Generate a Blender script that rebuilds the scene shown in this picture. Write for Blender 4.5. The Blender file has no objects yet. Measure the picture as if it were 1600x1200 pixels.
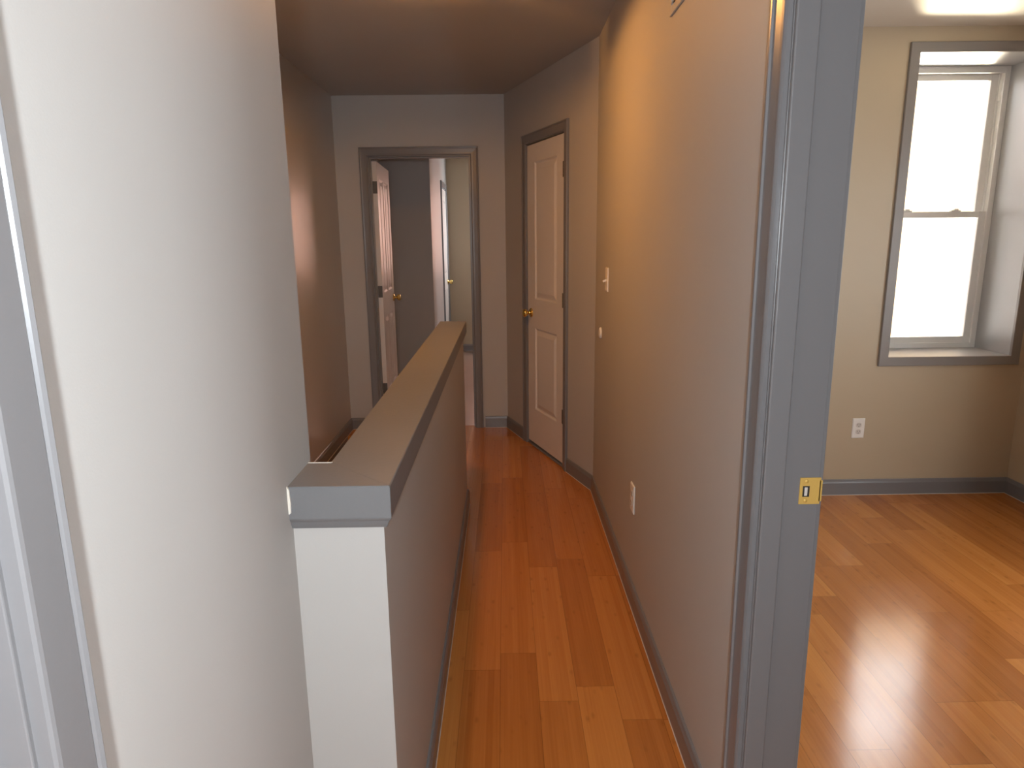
import bpy, bmesh, math
from mathutils import Vector, Matrix
S = bpy.context.scene
COL = S.collection

# ------------------------------------------------------------------ camera
cam = bpy.data.cameras.new('camera'); co = bpy.data.objects.new('camera', cam); COL.objects.link(co)
H = 1.47
r = Vector((0.9999, -0.0111, -0.0112)); d = Vector((-0.0133, -0.2098, -0.9776)); f = Vector((0.0085, 0.9777, -0.2100))
f.normalize(); r = (r - f * r.dot(f)).normalized(); u = r.cross(f)
co.matrix_world = Matrix(((r.x, u.x, -f.x, 0), (r.y, u.y, -f.y, 0), (r.z, u.z, -f.z, H), (0, 0, 0, 1)))
cam.sensor_fit = 'HORIZONTAL'; cam.sensor_width = 36; cam.lens = 36 * 1058.0 / 1600; cam.clip_start = 0.01
S.camera = co

# ------------------------------------------------------------------ materials
def newmat(name):
    m = bpy.data.materials.new(name); m.use_nodes = True
    nt = m.node_tree
    return m, nt, nt.nodes['Principled BSDF']
def N(nt, t, **k):
    n = nt.nodes.new(t)
    for a, b in k.items(): setattr(n, a, b)
    return n
def paint(name, col, rough, bump=0.0, scale=350, var=0.04, spec=0.5):
    m, nt, b = newmat(name)
    tc = N(nt, 'ShaderNodeTexCoord')
    big = N(nt, 'ShaderNodeTexNoise'); big.inputs['Scale'].default_value = 2.3; big.inputs['Detail'].default_value = 4
    nt.links.new(tc.outputs['Object'], big.inputs['Vector'])
    mix = N(nt, 'ShaderNodeMix', data_type='RGBA')
    mix.inputs[6].default_value = (*[c * (1 - var) for c in col], 1); mix.inputs[7].default_value = (*[min(1, c * (1 + var)) for c in col], 1)
    nt.links.new(big.outputs['Fac'], mix.inputs[0]); nt.links.new(mix.outputs[2], b.inputs['Base Color'])
    b.inputs['Roughness'].default_value = rough; b.inputs['Specular IOR Level'].default_value = spec
    if bump:
        no = N(nt, 'ShaderNodeTexNoise'); no.inputs['Scale'].default_value = scale; no.inputs['Detail'].default_value = 3
        nt.links.new(tc.outputs['Object'], no.inputs['Vector'])
        bp = N(nt, 'ShaderNodeBump'); bp.inputs['Strength'].default_value = bump; bp.inputs['Distance'].default_value = 0.001
        nt.links.new(no.outputs['Fac'], bp.inputs['Height']); nt.links.new(bp.outputs['Normal'], b.inputs['Normal'])
    return m
WALL = paint('wall_paint', (0.47, 0.45, 0.43), 0.55, 0.12, spec=.3)
SHEEN = paint('wall_paint_eggshell', (0.47, 0.45, 0.43), 0.33, 0.12)
BEIGE = paint('bedroom_paint', (0.48, 0.385, 0.265), 0.45, 0.12)
RFLOOR = paint('rear_floor', (0.33, 0.225, 0.175), 0.38, 0.1, 40, 0.12)
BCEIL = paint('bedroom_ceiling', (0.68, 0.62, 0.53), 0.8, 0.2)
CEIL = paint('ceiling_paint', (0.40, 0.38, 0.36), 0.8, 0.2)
WTRIM = paint('window_trim_paint', (0.24, 0.215, 0.20), 0.4, 0.12, 120)
TRIM = paint('trim_paint', (0.19, 0.183, 0.187), 0.30, 0.12, 120)
CAPM = paint('cap_paint', (0.17, 0.168, 0.172), 0.42, 0.3, 90, 0.10)
REVEAL = paint('reveal_paint', (0.37, 0.36, 0.355), 0.38, 0.3, 60)
WHITE = paint('door_white', (0.72, 0.68, 0.65), 0.38, 0.05, 200, 0.02)
VINYL = paint('window_vinyl', (0.75, 0.73, 0.70), 0.4, 0.0)
PLASTIC = paint('white_plastic', (0.80, 0.76, 0.70), 0.35, 0.0)
CAULK = paint('caulk', (0.75, 0.70, 0.62), 0.5, 0.3, 60)
CAULKF = paint('floor_caulk', (0.58, 0.50, 0.42), 0.5, 0.3, 60)
DARK = paint('dark_slot', (0.03, 0.028, 0.025), 0.6)
BRONZE = paint('hinge_bronze', (0.10, 0.085, 0.07), 0.35)
def brick_mat():
    m, nt, b = newmat('pink_brick')
    tc = N(nt, 'ShaderNodeTexCoord'); mp = N(nt, 'ShaderNodeMapping'); mp.inputs['Rotation'].default_value = (math.radians(-90), 0, 0)
    nt.links.new(tc.outputs['Object'], mp.inputs[0])
    br = N(nt, 'ShaderNodeTexBrick'); br.inputs['Scale'].default_value = 4.5; br.inputs['Color1'].default_value = (.66, .34, .27, 1); br.inputs['Color2'].default_value = (.58, .29, .23, 1); br.inputs['Mortar'].default_value = (.6, .5, .45, 1)
    nt.links.new(mp.outputs[0], br.inputs['Vector']); nt.links.new(br.outputs['Color'], b.inputs['Base Color']); b.inputs['Roughness'].default_value = .85
    return m
BRICK = brick_mat()
STUCCO = paint('tan_stucco', (0.22, 0.145, 0.075), 0.85, 0.5, 30)
ROOF = paint('outside_roof', (0.85, 0.84, 0.82), 0.8)
def metal(name, col, rough):
    m, nt, b = newmat(name)
    tc = N(nt, 'ShaderNodeTexCoord'); no = N(nt, 'ShaderNodeTexNoise'); no.inputs['Scale'].default_value = 60
    nt.links.new(tc.outputs['Object'], no.inputs['Vector'])
    mr = N(nt, 'ShaderNodeMapRange'); mr.inputs['To Min'].default_value = rough * 0.8; mr.inputs['To Max'].default_value = rough * 1.2
    nt.links.new(no.outputs['Fac'], mr.inputs['Value']); nt.links.new(mr.outputs['Result'], b.inputs['Roughness'])
    b.inputs['Base Color'].default_value = (*col, 1); b.inputs['Metallic'].default_value = 1
    return m
BRASS = metal('brass', (0.85, 0.60, 0.20), 0.16)
BRASSP = metal('brass_plate', (0.72, 0.46, 0.12), 0.5); BRASSP.node_tree.nodes['Principled BSDF'].inputs['Metallic'].default_value = .25
STEEL = paint('bare_wood_patch', (0.66, 0.60, 0.54), 0.5)

def floor_mat():
    m, nt, b = newmat('bamboo_planks'); L = nt.links
    tc = N(nt, 'ShaderNodeTexCoord'); sp = N(nt, 'ShaderNodeSeparateXYZ'); L.new(tc.outputs['Object'], sp.inputs[0])
    def M(op, a, bb=None, c=None):
        n = N(nt, 'ShaderNodeMath', operation=op)
        for i, v in enumerate((a, bb, c)):
            if v is None: continue
            if isinstance(v, (int, float)): n.inputs[i].default_value = v
            else: L.new(v, n.inputs[i])
        return n.outputs[0]
    W, LEN = 0.127, 0.92
    un = M('DIVIDE', M('ADD', sp.outputs['X'], 20.099), W)
    row = M('FLOOR', un); fu = M('FRACT', un)
    wn = N(nt, 'ShaderNodeTexWhiteNoise', noise_dimensions='1D'); L.new(row, wn.inputs['W'])
    vn = M('ADD', M('DIVIDE', M('ADD', sp.outputs['Y'], 20.0), LEN), wn.outputs['Value'])
    pl = M('FLOOR', vn); fv = M('FRACT', vn)
    cx = N(nt, 'ShaderNodeCombineXYZ'); L.new(row, cx.inputs[0]); L.new(pl, cx.inputs[1])
    w2 = N(nt, 'ShaderNodeTexWhiteNoise', noise_dimensions='2D'); L.new(cx.outputs[0], w2.inputs['Vector'])
    # strips of bamboo inside each plank
    st = M('FLOOR', M('MULTIPLY', un, 6.0))
    cs = N(nt, 'ShaderNodeCombineXYZ'); L.new(st, cs.inputs[0]); L.new(pl, cs.inputs[1])
    w3 = N(nt, 'ShaderNodeTexWhiteNoise', noise_dimensions='2D'); L.new(cs.outputs[0], w3.inputs['Vector'])
    gv = N(nt, 'ShaderNodeCombineXYZ'); L.new(M('MULTIPLY', sp.outputs['X'], 160), gv.inputs[0]); L.new(M('MULTIPLY', sp.outputs['Y'], 3.0), gv.inputs[1]); L.new(M('MULTIPLY', w2.outputs['Value'], 40), gv.inputs[2])
    gr = N(nt, 'ShaderNodeTexNoise'); gr.inputs['Scale'].default_value = 1; gr.inputs['Detail'].default_value = 3; L.new(gv.outputs[0], gr.inputs['Vector'])
    kv = N(nt, 'ShaderNodeCombineXYZ'); L.new(M('MULTIPLY', sp.outputs['X'], 48), kv.inputs[0]); L.new(M('MULTIPLY', sp.outputs['Y'], 22), kv.inputs[1]); L.new(M('MULTIPLY', w2.outputs['Value'], 9), kv.inputs[2])
    kn = N(nt, 'ShaderNodeTexVoronoi'); kn.inputs['Scale'].default_value = 0.5; L.new(kv.outputs[0], kn.inputs['Vector'])
    kdot = N(nt, 'ShaderNodeMapRange'); kdot.inputs['From Min'].default_value = 0.05; kdot.inputs['From Max'].default_value = 0.22; L.new(kn.outputs['Distance'], kdot.inputs['Value'])
    val = M('ADD', M('ADD', M('MULTIPLY', w2.outputs['Value'], 0.55), M('MULTIPLY', w3.outputs['Value'], 0.20)), M('MULTIPLY', M('SUBTRACT', gr.outputs['Fac'], 0.3), 0.45))
    rp = N(nt, 'ShaderNodeValToRGB'); L.new(val, rp.inputs['Fac'])
    e = rp.color_ramp.elements; e[0].position = 0.05; e[0].color = (0.35, 0.112, 0.020, 1); e[1].position = 0.95; e[1].color = (0.60, 0.24, 0.054, 1)
    em = e.new(0.5); em.color = (0.48, 0.17, 0.034, 1)
    dk = N(nt, 'ShaderNodeMix', data_type='RGBA', blend_type='MULTIPLY'); dk.inputs[0].default_value = 1
    L.new(rp.outputs['Color'], dk.inputs[6])
    kd = M('ADD', M('MULTIPLY', kdot.outputs['Result'], 0.22), 0.78)
    # seams
    eu = M('MINIMUM', fu, M('SUBTRACT', 1.0, fu)); ev = M('MINIMUM', fv, M('SUBTRACT', 1.0, fv))
    su = M('GREATER_THAN', M('MULTIPLY', eu, W), 0.0009); sv = M('GREATER_THAN', M('MULTIPLY', ev, LEN), 0.0010)
    seam = M('MULTIPLY', su, sv)
    tint = M('MULTIPLY', kd, M('ADD', M('MULTIPLY', seam, 0.38), 0.62))
    cc = N(nt, 'ShaderNodeCombineColor'); [L.new(tint, cc.inputs[i]) for i in range(3)]
    L.new(cc.outputs[0], dk.inputs[7]); L.new(dk.outputs[2], b.inputs['Base Color'])
    b.inputs['Specular IOR Level'].default_value = 0.8
    rr = N(nt, 'ShaderNodeMapRange'); rr.inputs['To Min'].default_value = 0.13; rr.inputs['To Max'].default_value = 0.22; L.new(gr.outputs['Fac'], rr.inputs['Value'])
    L.new(rr.outputs['Result'], b.inputs['Roughness'])
    bp = N(nt, 'ShaderNodeBump'); bp.inputs['Strength'].default_value = 0.4; bp.inputs['Distance'].default_value = 0.0008
    L.new(M('ADD', seam, M('MULTIPLY', gr.outputs['Fac'], 0.06)), bp.inputs['Height']); L.new(bp.outputs['Normal'], b.inputs['Normal'])
    return m
FLOOR = floor_mat()
def glass_mat():
    m = bpy.data.materials.new('window_glass'); m.use_nodes = True; nt = m.node_tree
    nt.nodes.remove(nt.nodes['Principled BSDF']); out = nt.nodes['Material Output']
    t = N(nt, 'ShaderNodeBsdfTransparent'); t.inputs[0].default_value = (0.97, 0.98, 0.98, 1)
    g = N(nt, 'ShaderNodeBsdfGlossy'); g.inputs['Roughness'].default_value = 0.02
    fr = N(nt, 'ShaderNodeFresnel'); fr.inputs[0].default_value = 1.35
    mx = N(nt, 'ShaderNodeMixShader'); nt.links.new(fr.outputs[0], mx.inputs[0]); nt.links.new(t.outputs[0], mx.inputs[1]); nt.links.new(g.outputs[0], mx.inputs[2])
    nt.links.new(mx.outputs[0], out.inputs[0]); return m
GLASS = glass_mat()
def emit_mat(name, col, s):
    m = bpy.data.materials.new(name); m.use_nodes = True; nt = m.node_tree; b = nt.nodes['Principled BSDF']
    b.inputs['Base Color'].default_value = (*col, 1); b.inputs['Emission Color'].default_value = (*col, 1); b.inputs['Emission Strength'].default_value = s
    return m

# ------------------------------------------------------------------ mesh helpers
def box(bm, x0, x1, y0, y1, z0, z1, mat=None):
    vs = [bm.verts.new(Vector(p)) for p in ((x0, y0, z0), (x1, y0, z0), (x1, y1, z0), (x0, y1, z0), (x0, y0, z1), (x1, y0, z1), (x1, y1, z1), (x0, y1, z1))]
    if mat is not None:
        for v in vs: v.co = mat @ v.co
    for q in ((0, 3, 2, 1), (4, 5, 6, 7), (0, 1, 5, 4), (1, 2, 6, 5), (2, 3, 7, 6), (3, 0, 4, 7)): bm.faces.new([vs[i] for i in q])
    return vs
def obj(name, bm, m, parent=None, bevel=0, seg=2, smooth=False):
    bmesh.ops.recalc_face_normals(bm, faces=bm.faces)
    me = bpy.data.meshes.new(name); bm.to_mesh(me); bm.free(); me.materials.append(m)
    o = bpy.data.objects.new(name, me); COL.objects.link(o)
    if smooth:
        for p in me.polygons: p.use_smooth = True
    if bevel:
        b = o.modifiers.new('bevel', 'BEVEL'); b.width = bevel; b.segments = seg; b.limit_method = 'ANGLE'; b.angle_limit = math.radians(40)
    if parent is not None: o.parent = parent
    return o
def tag(o, label=None, cat=None, kind=None, group=None):
    if label: o['label'] = label
    if cat: o['category'] = cat
    if kind: o['kind'] = kind
    if group: o['group'] = group
    return o
def empty(name, mat):
    o = bpy.data.objects.new(name, None); o.empty_display_size = 0.1; o.matrix_world = mat; COL.objects.link(o); return o
def frame(origin, udir, ndir):
    """local x = udir (along the wall), local y = ndir (out of the wall), local z = up (mirrored frames are avoided by the callers)"""
    u_, n_ = Vector(udir).normalized(), Vector(ndir).normalized()
    o = Vector(origin)
    return Matrix(((u_.x, n_.x, 0, o.x), (u_.y, n_.y, 0, o.y), (u_.z, n_.z, 1, o.z), (0, 0, 0, 1)))
def bx(*dims):
    bm = bmesh.new(); box(bm, *dims); return bm
def boxes(lst, mat=None):
    bm = bmesh.new()
    for b in lst: box(bm, *b, mat)
    return bm
def casing_bm(a, b, z0, z1, w, prof, closed=False, y=0.0):
    """mitred casing round an opening a..b (local x), z0..z1; prof = [(offset from the inner edge 0..1 of w, height)]"""
    bm = bmesh.new(); loops = []
    for t, h in prof:
        dd = t * w
        if closed: pts = [(a - dd, z0 - dd), (a - dd, z1 + dd), (b + dd, z1 + dd), (b + dd, z0 - dd)]
        else: pts = [(a - dd, z0), (a - dd, z1 + dd), (b + dd, z1 + dd), (b + dd, z0)]
        loops.append([bm.verts.new((p[0], y + h, p[1])) for p in pts])
    n = len(loops)
    for i in range(n):
        A, B = loops[i], loops[(i + 1) % n]
        for k in range(4 if closed else 3):
            kk = (k + 1) % 4
            bm.faces.new((A[k], A[kk], B[kk], B[k]))
    if not closed:
        for k in (0, 3): bm.faces.new([l[k] for l in loops])
    return bm
COLONIAL = [(0, 0), (0, .008), (.06, .0105), (.12, .012), (.30, .012), (.72, .0135), (.80, .0145), (.84, .018), (.93, .0185), (.98, .017), (1.0, .0135), (1.0, 0)]
FLATCAS = [(0, 0), (0, .014), (.04, .016), (.96, .016), (1, .014), (1, 0)]
def sweep(bm, pts, prof):
    """sweep a profile [(out, z)] along a polyline in plan; 'out' is to the left of the travel direction"""
    P = [Vector((p[0], p[1])) for p in pts]; n = len(P); rings = []
    for i in range(n):
        ds = []
        if i > 0: ds.append((P[i] - P[i - 1]).normalized())
        if i < n - 1: ds.append((P[i + 1] - P[i]).normalized())
        ns = [Vector((-q.y, q.x)) for q in ds]
        m = ns[0] if len(ns) == 1 else (ns[0] + ns[1]) / (1 + ns[0].dot(ns[1]))
        rings.append([bm.verts.new((P[i].x + m.x * o, P[i].y + m.y * o, z)) for o, z in prof])
    k = len(prof)
    for i in range(n - 1):
        for j in range(k):
            jj = (j + 1) % k
            bm.faces.new((rings[i][j], rings[i + 1][j], rings[i + 1][jj], rings[i][jj]))
    bm.faces.new(rings[0]); bm.faces.new(rings[-1])
BASEP = [(0, 0), (.013, 0), (.013, .072), (.010, .080), (.008, .088), (.004, .092), (0, .092)]
def baseboard(name, paths, label):
    bm = bmesh.new()
    for p in paths: sweep(bm, p, BASEP)
    o = tag(obj(name, bm, TRIM), label, 'baseboard', 'structure')
    bm = bmesh.new()
    for p in paths: sweep(bm, p, [(.0128, 0.0), (.0150, 0), (.0147, .0014), (.0128, .0028)])
    tag(obj('caulk_line', bm, CAULKF, o), 'thin pale caulk line along the floor')
    return o
def lathe(bm, prof, mat, seg=28):
    """revolve [(radius, along)] about local y, then transform"""
    rings = []
    for rr, a in prof:
        if rr < 1e-6: rings.append([bm.verts.new(mat @ Vector((0, a, 0)))])
        else: rings.append([bm.verts.new(mat @ Vector((rr * math.cos(2 * math.pi * i / seg), a, rr * math.sin(2 * math.pi * i / seg)))) for i in range(seg)])
    for A, B in zip(rings, rings[1:]):
        for i in range(seg):
            j = (i + 1) % seg
            if len(A) == 1: bm.faces.new((A[0], B[i], B[j]))
            elif len(B) == 1: bm.faces.new((A[i], A[j], B[0]))
            else: bm.faces.new((A[i], A[j], B[j], B[i]))
def T(x, y, z): return Matrix.Translation((x, y, z))
I4 = Matrix.Identity(4)
CH = 2.49                 # ceiling height
XR, XRB = 0.506, 0.623    # hall side and bedroom side of the right wall
XL = -0.394               # near left wall
A_ = Vector((0.506, 3.80)); B_ = Vector((0.010, 5.216)); AB = (B_ - A_).normalized(); ABL = (B_ - A_).length
NAB = Vector((AB.y, -AB.x)); NAB = NAB if NAB.x < 0 else -NAB     # into the hall
YE, YEB = 5.216, 5.333    # end wall
XS = -1.235               # stairwell wall

# ------------------------------------------------------------------ shell
fl = boxes([(-2.5, XS, -2.1, YE + .06, -.06, 0), (-.340, 3.1, -2.1, 4.03, -.06, 0), (-.340, 1.1, 4.03, YE + .06, -.06, 0), (XS, -.340, -2.1, 1.298, -.06, 0), (XS, -.340, 5.02, YE + .06, -.06, 0)])
tag(obj('floor', fl, FLOOR), 'honey brown bamboo plank floor of hall and rooms', 'floor', 'structure')
tag(obj('floor_rear', boxes([(-2.5, 1.1, YE + .06, 9.1, -.06, 0)]), RFLOOR), 'paler floor of the room past the end doorway', 'floor', 'structure')
st = boxes([(XS, -.340, 3.65, 5.02, -.40, -.19)] + [(XS, -.340, 3.65 - .25 * (i + 1), 3.65 - .25 * i + .02, -.19 * (i + 2) - .19, -.19 * (i + 2)) for i in range(9)])
tag(obj('trim_2', boxes([(-.340, -.330, 1.19, 5.14, -2.6, -.06), (XS, -.340, 5.02, 5.14, -2.6, -.06), (XS, -.330, 1.19, 5.14, -2.7, -2.6), (XS, XS + .012, 1.31, 5.02, -.20, 0)]), TRIM), 'grey skirt board and added shaft sides closing the stair opening against light', 'trim', 'structure')  # shaft sides and bottom added to block light leaks; last box is the skirt
tag(obj('floor_stair', st, FLOOR), 'wooden stair flight going down behind the half wall', 'stairs', 'structure')
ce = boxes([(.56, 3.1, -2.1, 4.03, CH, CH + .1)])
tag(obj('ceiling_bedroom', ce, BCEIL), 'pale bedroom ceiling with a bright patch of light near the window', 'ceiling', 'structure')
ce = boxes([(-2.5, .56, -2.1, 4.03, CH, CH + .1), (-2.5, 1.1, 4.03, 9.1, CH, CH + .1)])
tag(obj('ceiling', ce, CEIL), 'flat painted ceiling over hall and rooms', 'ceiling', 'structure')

w = boxes([(XL - .116, XL, .500, 1.298, 0, CH), (XL - .116, XL, -.356, .500, 2.10, CH), (XL - .116, XL, -2.0, -.356, 0, CH), (XS - .1, XL - .116, 1.19, 1.298, -2.6, CH)])
tag(obj('wall_left', w, WALL), 'near grey wall on the left ending at the stairwell corner', 'wall', 'structure')
w = boxes([(XS - .1, XS, 1.298, 7.1, -2.6, CH)])
tag(obj('wall_stairwell', w, SHEEN), 'far grey wall on the left side of the stairwell', 'wall', 'structure')
w = boxes([(XR, XRB, 1.289, 3.81, 0, CH), (XR, XRB, .444, 1.289, 2.10, CH), (XR, XRB, -2.0, .444, 0, CH)])
tag(obj('wall_right', w, WALL), 'long grey hall wall on the right with the bedroom doorway', 'wall', 'structure')
# angled wall
FA = frame((A_.x, A_.y, 0), (AB.x, AB.y, 0), (NAB.x, NAB.y, 0))
D1A, D1B, D1T = 0.425, 1.055, 2.085
w = boxes([(0, D1A - .016, -.117, 0, 0, CH), (D1B + .016, ABL, -.117, 0, 0, CH), (D1A - .016, D1B + .016, -.117, 0, D1T + .016, CH)], FA)
tag(obj('wall_angled', w, WALL), 'short angled grey wall holding the closed white door', 'wall', 'structure')
# end wall with doorway
E0, E1, ET = -1.010, -.232, 2.085
w = boxes([(XS, E0, YE, YEB, 0, CH), (E1, 1.0, YE, YEB, 0, CH), (E0, E1, YE, YEB, ET, CH)])
tag(obj('wall_end', w, WALL), 'grey wall closing the hall with an open doorway', 'wall', 'structure')
# rooms
WX0, WX1, WZ0, WZ1, WY, WYB = 2.113, 2.795, .805, 2.365, 3.68, 4.03
w = boxes([(XRB, WX0 - .008, WY, WYB, 0, CH), (WX1 + .008, 3.0, WY, WYB, 0, CH), (WX0 - .008, WX1 + .008, WY, WYB, 0, WZ0 - .012), (WX0 - .008, WX1 + .008, WY, WYB, WZ1 + .008, CH)])
tag(obj('wall_window', w, BEIGE), 'tan bedroom wall with the deep set window', 'wall', 'structure')
SY0, SY1, SZ0, SZ1 = 1.54, 2.38, .70, 1.98
w = boxes([(2.885, 3.0, -2.0, SY0, 0, CH), (2.885, 3.0, SY1, WY, 0, CH), (2.885, 3.0, SY0, SY1, 0, SZ0), (2.885, 3.0, SY0, SY1, SZ1, CH)])
tag(obj('wall_bedroom', w, BEIGE), 'bedroom side wall at the right edge of the picture with a side window opening', 'wall', 'structure')
# outer walls
tag(obj('wall_back', boxes([(-2.5, 3.1, -2.1, -2.0, 0, CH)]), WALL), 'outer wall behind the viewer', 'wall', 'structure')
tag(obj('wall_outer', boxes([(-2.5, -2.4, -2.0, 1.19, 0, CH)]), WALL), 'outer wall of the room off the left doorway', 'wall', 'structure')
RY0, RY1, RZ0, RZ1 = 7.3, 7.6, 1.0, 1.8
w = boxes([(1.0, 1.1, 4.03, RY0, 0, CH), (1.0, 1.1, RY1, 9.1, 0, CH), (1.0, 1.1, RY0, RY1, 0, RZ0), (1.0, 1.1, RY0, RY1, RZ1, CH)])
tag(obj('wall_court', w, WALL), 'outer wall of the rear room with a window opening', 'wall', 'structure')
XB = -.73
D3A, D3B = 8.16, 8.78
VX0, VX1, VZ0, VZ1 = -.32, .44, 1.10, 2.08
tag(obj('wall_rear', boxes([(XB, VX0, 9.0, 9.1, 0, CH), (VX1, 1.0, 9.0, 9.1, 0, CH), (VX0, VX1, 9.0, 9.1, 0, VZ0), (VX0, VX1, 9.0, 9.1, VZ1, CH)]), BEIGE), 'far wall of the room past the end doorway', 'wall', 'structure')
w = boxes([(XS, XB - .1, 6.98, 7.08, 0, CH), (XB - .1, XB, 6.98, D3A, 0, CH), (XB - .1, XB, D3B, 9.1, 0, CH), (XB - .1, XB, D3A, D3B, 2.085, CH)])
tag(obj('wall_partition', w, WALL), 'grey partition seen through the end doorway', 'wall', 'structure')

# half wall with its painted cap
w = boxes([(-.330, -.228, 1.164, 3.605, 0, .985), (XL, -.330, 1.164, 1.264, 0, .985), (-.345, -.330, 1.264, 3.605, -2.4, .985), (XL, -.330, 1.298, 1.31, -2.4, -.01)])
hw = tag(obj('wall_half', w, WALL), 'low grey half wall with a flat painted cap beside the stairwell', 'half wall', 'structure')
def cap_piece(name, which):
    bm = bmesh.new(); lv = []
    for o_, z in ((.001, .955), (.006, .957), (.009, .963), (.012, .971), (.0165, .977), (.0175, .980), (.0175, 1.0385), (.0155, 1.0405)):
        fy, rx, fy2, lx, ny = 1.164 - o_, -.228 + o_, 3.605 + o_, -.345 - (o_ - .012) , 1.264 + o_
        g = .0004
        if which == 'front': pts = [(XL, fy), (rx - g, fy), (lx - g, ny), (XL, ny)]
        else: pts = [(rx + g * .5, fy + g), (rx, fy2), (lx, fy2), (lx, ny + g)]
        lv.append([bm.verts.new((x, y, z)) for x, y in pts])
    for a, b in zip(lv, lv[1:]):
        for i in range(4): bm.faces.new((a[i], a[(i + 1) % 4], b[(i + 1) % 4], b[i]))
    bm.faces.new(lv[0]); bm.faces.new(lv[-1])
    return obj(name, bm, CAPM, hw)
tag(cap_piece('end_cap', 'front'), 'short grey cap board mitred at the near end')
tag(cap_piece('long_cap', 'long'), 'long grey cap board running down the hall')
bm = bmesh.new()
sweep(bm, [(XL + .0005, 1.143), (XL + .0005, 1.1465)], [(0, .99), (-.004, .992), (-.005, 1.01), (-.004, 1.036), (0, 1.043)])
box(bm, XL, XL + .048, 1.2815, 1.2835, 1.036, 1.0412)
tag(obj('caulk_bead', bm, CAULK, hw), 'white caulk bead against the left wall')

# baseboards
def pa(s, o=0): return (A_.x + AB.x * s, A_.y + AB.y * s)
CW = .058
baseboard('baseboard_right', [[(XR, 1.273 + CW + .006), (XR, 3.80), pa(D1A - CW - .006)]], 'grey baseboard along the right hall wall to the white door')
baseboard('baseboard_end', [[pa(D1B + CW + .006), (B_.x, B_.y), (E1 + CW + .005, YE)]], 'short grey baseboard from the white door to the end doorway')
baseboard('baseboard_stairwell', [[(E0 - CW - .005, YE), (XS, YE), (XS, 1.31)]], 'grey baseboard along the stairwell wall')
baseboard('baseboard_half', [[(-.330, 3.605), (-.228, 3.605), (-.228, 1.164), (XL, 1.164)]], 'grey baseboard round the foot of the half wall')
baseboard('baseboard_left', [[(XL, 1.15), (XL, .564)]], 'grey baseboard at the foot of the near left wall')
baseboard('baseboard_bedroom', [[(2.885, -1.9), (2.885, WY), (XRB, WY), (XRB, 1.36)]], 'grey baseboard round the bedroom under the window')
baseboard('baseboard_rear', [[(.99, 9.0), (XB, 9.0), (XB, D3B + CW + .006)], [(XB, D3A - CW - .006), (XB, 6.98), (XS, 6.98)]], 'grey baseboard in the room past the end doorway')

# ------------------------------------------------------------------ doors
def knob(parent, x, z, y0, flip=False):
    """brass knob: rosette, neck and ball on local +y (or -y)"""
    s = -1 if flip else 1
    M_ = T(x, y0, z) @ Matrix.Diagonal((1, s, 1, 1))
    bm = bmesh.new()
    lathe(bm, [(0, 0), (.032, 0), (.033, .003), (.029, .008), (.018, .011), (.012, .014), (.0105, .024), (.012, .030), (.020, .034), (.0265, .042), (.028, .050), (.0265, .057), (.021, .062), (.012, .0645), (0, .065)], M_)
    return tag(obj('door_knob', bm, BRASS, parent, smooth=True), 'round polished brass knob')
def leaf_bm(w_, h_, th, panels, both=True):
    """door slab in local x 0..w, y -th..0 with raised panels [(x0,x1,z0,z1)]"""
    bm = bmesh.new()
    def face_side(y, sgn):
        xs_ = sorted({0, w_} | {v for p in panels for v in p[:2]}); zs = sorted({0, h_} | {v for p in panels for v in p[2:]})
        vv = {}
        def V(x, z, yy=0):
            k = (round(x, 5), round(z, 5), round(yy, 5))
            if k not in vv: vv[k] = bm.verts.new((x, y + sgn * yy, z))
            return vv[k]
        for i in range(len(xs_) - 1):
            for j in range(len(zs) - 1):
                x0, x1, z0, z1 = xs_[i], xs_[i + 1], zs[j], zs[j + 1]
                if any(abs(p[0] - x0) < 1e-6 and abs(p[1] - x1) < 1e-6 and abs(p[2] - z0) < 1e-6 and abs(p[3] - z1) < 1e-6 for p in panels): continue
                bm.faces.new((V(x0, z0), V(x1, z0), V(x1, z1), V(x0, z1)))
        for (x0, x1, z0, z1) in panels:
            steps = [(0, 0), (.010, -.008), (.016, -.009), (.042, -.001), (.046, 0)]
            prev = None
            for q, dy in steps:
                lp = [V(x0 + q, z0 + q, dy), V(x1 - q, z0 + q, dy), V(x1 - q, z1 - q, dy), V(x0 + q, z1 - q, dy)]
                if prev:
                    for k in range(4): bm.faces.new((prev[k], prev[(k + 1) % 4], lp[(k + 1) % 4], lp[k]))
                prev = lp
            bm.faces.new(prev)
    face_side(0, 1); face_side(-th, -1)
    bx_ = [(0, 0), (w_, 0), (w_, h_), (0, h_)]
    for (xa, za), (xb, zb) in zip(bx_, bx_[1:] + bx_[:1]):
        bm.faces.new([bm.verts.new(p) for p in ((xa, 0, za), (xb, 0, zb), (xb, -th, zb), (xa, -th, za))])
    return bm
def hinge(parent, M_, z):
    """butt hinge: knuckle and two leaves; M_ puts local x=0,y=0 at the pin"""
    bm = bmesh.new()
    for k in range(5):
        c = M_ @ T(0, 0, z - .045 + .018 * k + .009) @ Matrix.Rotation(math.radians(90), 4, 'X')
        lathe(bm, [(0, -.0085), (.0062, -.0085), (.0062, .0085), (0, .0085)], c, 12)
    box(bm, -.026, 0, -.004, -.001, z - .045, z + .045, M_); box(bm, 0, .022, -.004, -.001, z - .045, z + .045, M_)
    return tag(obj('hinge', bm, BRONZE, parent), 'dark bronze hinge')
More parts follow.
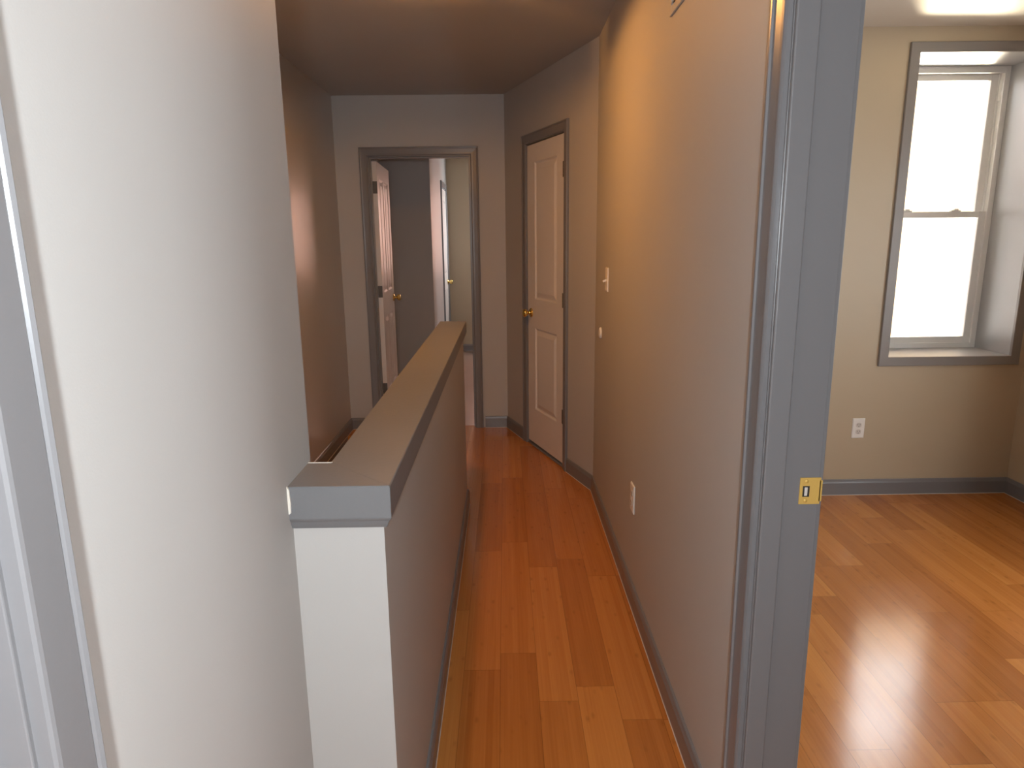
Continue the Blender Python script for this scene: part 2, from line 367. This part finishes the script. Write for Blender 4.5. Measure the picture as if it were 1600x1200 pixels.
def jamb_bm(a, b, top, y0, y1, t=.018, stop=None):
    L = [(a - .0001, a + t, y0, y1, 0, top), (b - t, b + .0001, y0, y1, 0, top), (a + t, b - t, y0, y1, top - t, top)]
    if stop:
        s0, s1 = stop; q = .011
        L += [(a + t, a + t + q, s0, s1, 0, top - t), (b - t - q, b - t, s0, s1, 0, top - t), (a + t + q, b - t - q, s0, s1, top - t - q, top - t)]
    return boxes(L)

# door_1: closed white door in the angled wall (hinges toward the viewer, knob far)
d1 = tag(empty('door_1', FA), 'closed white two panel door with brass knob in the angled wall', 'door', 'structure')
obj('jamb', jamb_bm(D1A - .016, D1B + .016, D1T + .016, -.117, 0, .018), TRIM, d1)
obj('casing', casing_bm(D1A - .004, D1B + .004, 0, D1T + .004, CW, COLONIAL), TRIM, d1)
lw = D1B - D1A - .008
pw0, pw1 = lw * .5 - .19, lw * .5 + .19
lf = leaf_bm(lw, D1T - .035, .035, [(.122, lw - .122 - .01, .255, .835), (.122, lw - .122 - .01, 1.035, 1.935)])
lfo = obj('door_leaf', lf, WHITE, d1, bevel=.0015); lfo.location = (D1A + .004, -.004, .027)
knob(lfo, lw - .062, .935, 0)
for hz in (1.872, 1.09, .345): hinge(d1, T(D1A + .003, .004, 0), hz)
obj('threshold', boxes([(D1A, D1B, -.117, .002, 0, .012)]), TRIM, d1, bevel=.003)
# closet space behind the door
tag(obj('wall_closet', boxes([(XRB, 1.0, 4.03, 4.13, 0, CH)]), WALL), 'inner wall of the closet behind the white door', 'wall', 'structure')

# door_2: open white door past the end doorway
FE = frame((0, YE, 0), (-1, 0, 0), (0, -1, 0))        # local x runs to the left
d2 = tag(empty('door_2', FE), 'doorway at the end of the hall with its white door standing open', 'door', 'structure')
obj('jamb', jamb_bm(-E1 - .0, -E0 + .0, ET + .0, -.117, 0, .016, (-.075, -.035)), TRIM, d2)
obj('casing', casing_bm(-E1 + .010, -E0 - .010, 0, ET - .010, CW, COLONIAL), TRIM, d2)
lf = leaf_bm(.745, 2.02, .035, [(.115, .335, .24, .84), (.41, .63, .24, .84), (.115, .335, 1.03, 1.90), (.41, .63, 1.03, 1.90)])
lfo = obj('door_leaf', lf, WHITE, d2, bevel=.0015)
lfo.matrix_parent_inverse = I4
# hinge pin at the back face of the left jamb; the leaf runs away from the hall
ang = math.radians(92.5)
hp = Vector((-E0 - .019, -.121, .030))      # in the local frame of d2
lfo.matrix_basis = T(*hp) @ Matrix.Rotation(ang + math.pi, 4, 'Z')
knob(lfo, .745 - .065, .945, 0); knob(lfo, .745 - .065, .945, -.035, True)
for hz in (1.83, 1.045, .27):
    tag(obj('hinge', bx(-.0025, .0005, -.034, -.001, hz - .045, hz + .045), BRONZE, lfo), 'dark bronze hinge')

# door_3: door in the partition, far away
FP = frame((XB, 0, 0), (0, 1, 0), (1, 0, 0))
FP = Matrix(((0, 1, 0, XB), (1, 0, 0, 0), (0, 0, 1, 0), (0, 0, 0, 1)))
d3 = tag(bpy.data.objects.new('door_3', None), 'distant white door in the partition past the end doorway', 'door', 'structure'); COL.objects.link(d3)
def place(bm):      # local (along Y, out +X, up) -> world
    for v in bm.verts: v.co = Vector((XB + v.co.y, v.co.x, v.co.z))
    return bm
obj('jamb', place(jamb_bm(D3A, D3B, 2.085, -.1, 0, .016)), TRIM, d3)
obj('casing', place(casing_bm(D3A + .008, D3B - .008, 0, 2.077, CW, COLONIAL)), TRIM, d3)
lf = leaf_bm(D3B - D3A - .038, 2.03, .035, [(.115, .27, .24, .84), (.31, .465, .24, .84), (.115, .27, 1.03, 1.90), (.31, .465, 1.03, 1.90)])
for v in lf.verts: v.co += Vector((D3A + .019, .004, .025))
obj('door_leaf', place(lf), WHITE, d3)
bm = bmesh.new()
lathe(bm, [(0, 0), (.032, 0), (.033, .003), (.029, .008), (.012, .014), (.0105, .024), (.020, .034), (.028, .050), (.021, .062), (0, .065)], T(D3B - .085, .004, .94))
obj('door_knob', place(bm), BRASS, d3, smooth=True)

# door_4: bedroom doorway on the right (jamb faces the viewer)
def placeR(bm):     # local (along Y, out -X from the hall face, up)
    for v in bm.verts: v.co = Vector((XR - v.co.y, v.co.x, v.co.z))
    return bm
d4 = tag(bpy.data.objects.new('door_4', None), 'grey painted bedroom doorway frame on the right with a brass strike plate', 'door', 'structure'); COL.objects.link(d4)
O0, O1 = .460, 1.273
obj('jamb', placeR(jamb_bm(O0 - .016, O1 + .016, 2.10, -.117, 0, .016)), TRIM, d4, bevel=.0015)
obj('door_stop', placeR(boxes([(O1 - .011, O1, -.043, -.0005, 0, 2.08), (O0, O0 + .011, -.043, -.0005, 0, 2.08), (O0 + .011, O1 - .011, -.043, -.0005, 2.069, 2.08)])), TRIM, d4, bevel=.003, seg=3)
obj('casing', placeR(casing_bm(O0 - .006, O1 + .006, 0, 2.09, CW, [(t, h * 1.05) for t, h in COLONIAL])), TRIM, d4)
c2 = casing_bm(O0 - .006, O1 + .006, 0, 2.09, CW, COLONIAL)
for v in c2.verts: v.co = Vector((XRB + v.co.y, v.co.x, v.co.z))
obj('casing', c2, TRIM, d4)
# strike plate: plate with a latch hole, lip over the room side edge
bm = bmesh.new()
px0, px1, pz0, pz1 = .583, .6245, .9425, .998
hx0, hx1, hz0, hz1 = .589, .603, .958, .981
yp0, yp1 = O1 - .0022, O1
for b_ in ((px0, hx0, yp0, yp1, pz0, pz1), (hx1, px1, yp0, yp1, pz0, pz1), (hx0, hx1, yp0, yp1, pz0, hz0), (hx0, hx1, yp0, yp1, hz1, pz1)): box(bm, *b_)
box(bm, .6225, .628, yp0, O1 + .006, pz0 + .006, pz1 - .006)
sp = tag(obj('strike_plate', bm, BRASSP, d4), 'yellow brass strike plate')
obj('latch_hole', bx(hx0, hx1, O1 - .0016, O1 + .0005, hz0, hz1), DARK, sp)
tag(obj('latch_chip', bx(hx0 + .004, hx1 - .004, O1 - .0026, O1, hz0 + .002, hz1 - .003), STEEL, sp, bevel=.001), 'bright worn patch in the latch hole')
for zz in (pz0 + .0075, pz1 - .0075):
    bm = bmesh.new(); lathe(bm, [(0, 0), (.0040, 0), (.0036, .0006), (0, .001)], T(.596, yp0, zz) @ Matrix.Diagonal((1, -1, 1, 1)), 14)
    obj('screw', bm, BRASSP, sp, smooth=True)

# door_5: doorway at the left edge of the picture
d5 = tag(bpy.data.objects.new('door_5', None), 'grey door casing at the left edge of the picture', 'door', 'structure'); COL.objects.link(d5)
def placeL(bm):
    for v in bm.verts: v.co = Vector((XL + v.co.y, v.co.x, v.co.z))
    return bm
P0, P1 = -.34, .484
obj('jamb', placeL(jamb_bm(P0 - .016, P1 + .016, 2.10, -.116, 0, .016, (-.07, -.03))), TRIM, d5, bevel=.0015)
obj('casing', placeL(casing_bm(P0 - .005, P1 + .005, 0, 2.09, .057, [(0, 0), (0, .013), (.04, .0155), (.10, .0165), (.80, .0165), (.835, .0155), (.86, .0185), (.92, .0205), (.97, .019), (1.0, .015), (1.0, 0)])), TRIM, d5)

# ------------------------------------------------------------------ bedroom window
def placeW(bm):   # local (x, out toward the room, z)
    for v in bm.verts: v.co = Vector((v.co.x, WY - v.co.y, v.co.z))
    return bm
w1 = tag(bpy.data.objects.new('window_1', None), 'white double hung window in a deep grey reveal', 'window', 'structure'); COL.objects.link(w1)
obj('casing', placeW(casing_bm(WX0, WX1, WZ0, WZ1, .050, FLATCAS, True)), WTRIM, w1)
YF = 3.965
rv = obj('reveal_lining', boxes([(WX0 - .008, WX0, WY + .001, WYB, WZ0, WZ1), (WX1, WX1 + .008, WY + .001, WYB, WZ0, WZ1), (WX0 - .008, WX1 + .008, WY + .001, WYB, WZ1, WZ1 + .008)]), REVEAL, w1)
obj('window_sill', boxes([(WX0 - .008, WX1 + .008, WY + .001, WYB, WZ0 - .012, WZ0)]), REVEAL, w1)
def ring(x0, x1, z0, z1, wx, wb, wt, y0, y1):
    return [(x0, x0 + wx, y0, y1, z0, z1), (x1 - wx, x1, y0, y1, z0, z1), (x0 + wx, x1 - wx, y0, y1, z0, z0 + wb), (x0 + wx, x1 - wx, y0, y1, z1 - wt, z1)]
fx0, fx1, fz0, fz1 = WX0, WX1, WZ0, WZ1
obj('window_frame', boxes(ring(fx0, fx1, fz0, fz1, .030, .030, .034, YF, YF + .012) + ring(fx0, fx1, fz0, fz1, .022, .026, .030, YF + .012, YF + .085) + [(fx0 + .022, fx0 + .032, YF + .040, YF + .048, fz0, fz1), (fx1 - .032, fx1 - .022, YF + .040, YF + .048, fz0, fz1)]), VINYL, w1, bevel=.0015)
MZ = 1.573
us = obj('upper_sash', boxes(ring(fx0 + .024, fx1 - .024, MZ - .012, fz1 - .031, .045, .03, .032, YF + .049, YF + .078)), VINYL, w1, bevel=.002)
obj('glass_pane', bx(fx0 + .06, fx1 - .06, YF + .062, YF + .066, MZ + .01, fz1 - .055), GLASS, us)
ls = obj('lower_sash', boxes(ring(fx0 + .024, fx1 - .024, fz0 + .027, MZ + .020, .045, .038, .034, YF + .010, YF + .039)), VINYL, w1, bevel=.002)
obj('glass_pane', bx(fx0 + .06, fx1 - .06, YF + .022, YF + .026, fz0 + .06, MZ - .008), GLASS, ls)
for lx in (fx0 + .20, fx1 - .20):
    bm = boxes([(lx - .028, lx + .028, YF + .012, YF + .034, MZ + .020, MZ + .028), (lx - .012, lx + .012, YF + .008, YF + .028, MZ + .028, MZ + .036)])
    obj('sash_lock', bm, VINYL, ls, bevel=.003)
obj('tilt_latch', bx(fx1 - .031, fx1 - .024, YF + .013, YF + .036, 2.19, 2.30), VINYL, w1)

# side window of the bedroom (just outside the picture)
def placeS(bm):
    for v in bm.verts: v.co = Vector((2.885 - v.co.y, v.co.x, v.co.z))
    return bm
w2 = tag(bpy.data.objects.new('window_2', None), 'side window in the bedroom wall at the right', 'window', 'structure'); COL.objects.link(w2)
obj('casing', placeS(casing_bm(SY0, SY1, SZ0, SZ1, .050, FLATCAS, True)), WTRIM, w2)
rg = lambda y0, y1, z0, z1, t, a, b: [(a, b, y0, y0 + t, z0, z1), (a, b, y1 - t, y1, z0, z1), (a, b, y0 + t, y1 - t, z0, z0 + t), (a, b, y0 + t, y1 - t, z1 - t, z1)]
obj('window_frame', boxes(rg(SY0, SY1, SZ0, SZ1, .022, 2.93, 2.99)), VINYL, w2)
mz = (SZ0 + SZ1) / 2
obj('lower_sash', boxes(rg(SY0 + .022, SY1 - .022, SZ0 + .022, mz + .015, .032, 2.935, 2.958)), VINYL, w2)
obj('upper_sash', boxes(rg(SY0 + .022, SY1 - .022, mz - .015, SZ1 - .022, .032, 2.96, 2.983)), VINYL, w2)

# ------------------------------------------------------------------ small fixtures on the walls
def plate_bm(w_, h_, t=.006):
    bm = bmesh.new(); b_ = .004
    lo = [bm.verts.new(p) for p in ((-w_ / 2, 0, -h_ / 2), (w_ / 2, 0, -h_ / 2), (w_ / 2, 0, h_ / 2), (-w_ / 2, 0, h_ / 2))]
    md = [bm.verts.new((v.co.x, t * .55, v.co.z)) for v in lo]
    hi = [bm.verts.new((v.co.x * (1 - 2 * b_ / w_), t, v.co.z * (1 - 2 * b_ / h_))) for v in lo]
    for a, b in ((lo, md), (md, hi)):
        for i in range(4): bm.faces.new((a[i], a[(i + 1) % 4], b[(i + 1) % 4], b[i]))
    bm.faces.new(lo); bm.faces.new(hi); return bm
FR = Matrix(((0, -1, 0, XR), (1, 0, 0, 0), (0, 0, 1, 0), (0, 0, 0, 1)))   # local x -> +Y, local y -> -X
def receptacle_bm(z):
    bm = bmesh.new(); vs = []
    R_ = .0172
    pts = [(max(-.0145, min(.0145, R_ * math.cos(a))), R_ * math.sin(a)) for a in [2 * math.pi * i / 24 for i in range(24)]]
    lo = [bm.verts.new((x, .005, z + q * .82)) for x, q in pts]; hi = [bm.verts.new((x, .0075, z + q * .82)) for x, q in pts]
    for i in range(24): bm.faces.new((lo[i], lo[(i + 1) % 24], hi[(i + 1) % 24], hi[i]))
    bm.faces.new(hi); return bm
RECM = paint('receptacle_face', (0.62, 0.56, 0.50), 0.4)
def outlet(M_, label):
    o = tag(empty('wall_outlet', M_), label, 'outlet')
    obj('cover_plate', plate_bm(.070, .116), PLASTIC, o)
    for z in (.0195, -.0195):
        rc = obj('receptacle', receptacle_bm(z), RECM, o)
        obj('slots', boxes([(-.0075, -.0055, .0070, .0078, z - .001, z + .007), (.0055, .0075, .0070, .0078, z - .001, z + .007), (-.002, .002, .0070, .0078, z - .010, z - .006)]), DARK, rc)
    bm = bmesh.new(); lathe(bm, [(.0035, .005), (.0033, .0068), (0, .0072)], I4, 12); obj('screw', bm, PLASTIC, o)
    return o
outlet(FR @ T(2.572, 0, .441), 'white wall outlet low on the right hall wall')
outlet(frame((1.991, WY, .397), (1, 0, 0), (0, -1, 0)) , 'white wall outlet on the tan bedroom wall below the window')
sw = tag(empty('light_switch', FR @ T(3.372, 0, 1.267)), 'white toggle light switch on the right hall wall near the angled wall', 'light switch')
obj('cover_plate', plate_bm(.071, .116), PLASTIC, sw)
bm = bmesh.new(); box(bm, -.0045, .0045, 0, .020, -.005, .005, T(0, .004, -.002) @ Matrix.Rotation(math.radians(-22), 4, 'X')); obj('toggle', bm, PLASTIC, sw, bevel=.0015)
for zz in (.030, -.030):
    bm = bmesh.new(); lathe(bm, [(.0035, .005), (.0033, .0068), (0, .0072)], T(0, 0, zz), 12); obj('screw', bm, PLASTIC, sw)
bt = tag(empty('wall_bumper', FR @ T(3.560, 0, .976)), 'small round white wall bumper below the light switch', 'wall bumper')
bm = bmesh.new(); lathe(bm, [(0, 0), (.030, 0), (.030, .004), (.027, .009), (.020, .0115), (.016, .0105), (0, .010)], I4); obj('rubber_disc', bm, PLASTIC, bt, smooth=True)
vt = tag(empty('wall_vent', FR @ T(2.195, 0, 2.108)), 'painted metal air vent high on the right hall wall', 'vent')
obj('vent_frame', boxes([(-.36, -.335, 0, .007, 0, .26), (-.025, 0, 0, .007, 0, .26), (-.335, -.025, 0, .007, 0, .025), (-.335, -.025, 0, .007, .235, .26)]), WALL, vt, bevel=.003)
bm = bmesh.new()
for i in range(12): box(bm, -.335, -.025, -.001, .001, -.010, .010, T(0, .003, .036 + i * .0175) @ Matrix.Rotation(math.radians(35), 4, 'X'))
obj('louvres', bm, WALL, vt)
obj('duct_shadow', bx(-.335, -.025, .0002, .0006, .025, .235), DARK, vt)

# hall ceiling light (just above the picture)
LX, LY = -.32, 2.82
lt = tag(empty('ceiling_light', T(LX, LY, CH)), 'round flush ceiling light in the hall', 'ceiling light')
MZ_ = Matrix.Rotation(math.radians(-90), 4, 'X')
bm = bmesh.new(); lathe(bm, [(0, 0), (.075, 0), (.075, .012), (.060, .018), (0, .019)], MZ_); obj('canopy', bm, BRASS, lt)
bm = bmesh.new(); lathe(bm, [(0, .019), (.016, .019), (.016, .034), (0, .034)], MZ_, 16); obj('lamp_holder', bm, PLASTIC, lt)
bm = bmesh.new(); n_ = 60; g0, g1 = math.radians(46 + 5), math.radians(46 + 355); rr_ = []
for i in range(n_ + 1):
    a = g0 + (g1 - g0) * i / n_
    rr_.append([bm.verts.new((q * math.cos(a), q * math.sin(a), z)) for q, z in ((.120, -.044), (.123, -.044), (.123, -.076), (.120, -.076))])
for a, b in zip(rr_, rr_[1:]):
    for k in range(4): bm.faces.new((a[k], a[(k + 1) % 4], b[(k + 1) % 4], b[k]))
bm.faces.new(rr_[0]); bm.faces.new(rr_[-1])
obj('shade_ring', bm, BRASS, lt)
for a in (166, 226, 286):
    bm = bmesh.new(); Ra = Matrix.Rotation(math.radians(a), 4, 'Z')
    box(bm, .055, .121, -.002, .002, -.058, -.054, Ra); box(bm, .055, .059, -.002, .002, -.054, -.015, Ra)
    obj('arm', bm, BRASS, lt)

# unseen flat roof added outside the bedroom window to bounce light up
tag(obj('bounce_roof', boxes([(1.2, 4.6, 4.25, 6.2, .10, .20)]), ROOF), 'added pale flat roof outside the bedroom window, bouncing light up', 'roof', 'structure')

bm = boxes([(-2.5, 3.5, 12.5, 12.8, -3, 9)])
tag(obj('wall_added_brick', bm, BRICK), 'unseen pinkish brick wall added behind the rear room for its pink light', 'wall', 'structure')  # unseen wall, added to send pink light through the rear window

tag(obj('wall_added_stucco', boxes([(1.3, 7.5, 8.2, 8.4, -3, 4.3)]), STUCCO), 'unseen tan wall added across the courtyard to shape the window reflection', 'wall', 'structure')  # unseen wall, added to dim and warm the lower window reflection

# ------------------------------------------------------------------ light
W_ = bpy.data.worlds.new('sky'); S.world = W_; W_.use_nodes = True
bg = W_.node_tree.nodes['Background']; bg.inputs[0].default_value = (0.91, 0.955, 1.0, 1); bg.inputs[1].default_value = 14.0
def light(name, kind, loc, energy, col, target=None, **k):
    l = bpy.data.lights.new(name, kind); l.energy = energy; l.color = col
    for a, b in k.items(): setattr(l, a, b)
    o = bpy.data.objects.new(name, l); COL.objects.link(o); o.location = loc
    if target is not None: o.rotation_euler = (Vector(target) - Vector(loc)).to_track_quat('-Z', 'Y').to_euler()
    return o
def portal(name, loc, target, sx, sy):
    o = light(name, 'AREA', loc, 1, (1, 1, 1), target=target, shape='RECTANGLE', size=sx, size_y=sy); o.data.cycles.is_portal = True; return o
portal('portal_bedroom', (2.454, 4.05, 1.585), (2.454, 3, 1.585), .70, 1.58)
portal('portal_court', (1.12, 7.45, 1.4), (0, 7.45, 1.4), .3, .8)
portal('portal_side', (3.02, 1.96, 1.34), (0, 1.96, 1.34), .84, 1.28)
portal('portal_rear', (.06, 9.12, 1.59), (.06, 8, 1.59), .76, .98)
light('sun', 'SUN', (6, 4, 8), 30.0, (1.0, .93, .82), target=(6, 4.0 + .8, 8 - 1.6), angle=.009)
light('hall_lamp', 'POINT', (LX, LY, CH - .060), 17.0, (1.0, .45, .11), shadow_soft_size=.012)
light('hall_lamp_downfill', 'AREA', (LX, LY, CH - .10), 10.5, (1.0, .45, .11), target=(LX, LY, 0), shape='DISK', size=.20)  # extra disk light added to boost the lamp downward; fixture has no glass
light('glint_stand_in', 'SPOT', (3.80, 6.0, .60), 5500.0, (1.0, .88, .66), target=(2.22, 3.50, 2.49), spot_size=math.radians(26), spot_blend=1.0, shadow_soft_size=.6)  # added spot standing in for sun reflected up onto the bedroom ceiling
light('camera_flash', 'POINT', (-.01, -.30, 1.52), 87.0, (.85, .94, 1.0), shadow_soft_size=.03)

S.view_settings.view_transform = 'Standard'; S.view_settings.look = 'None'; S.view_settings.exposure = 0.0; S.view_settings.gamma = 1.0; S.view_settings.use_curve_mapping = False
S.cycles.max_bounces = 10; S.cycles.diffuse_bounces = 6; S.cycles.use_denoising = True; S.cycles.sample_clamp_indirect = 25.0
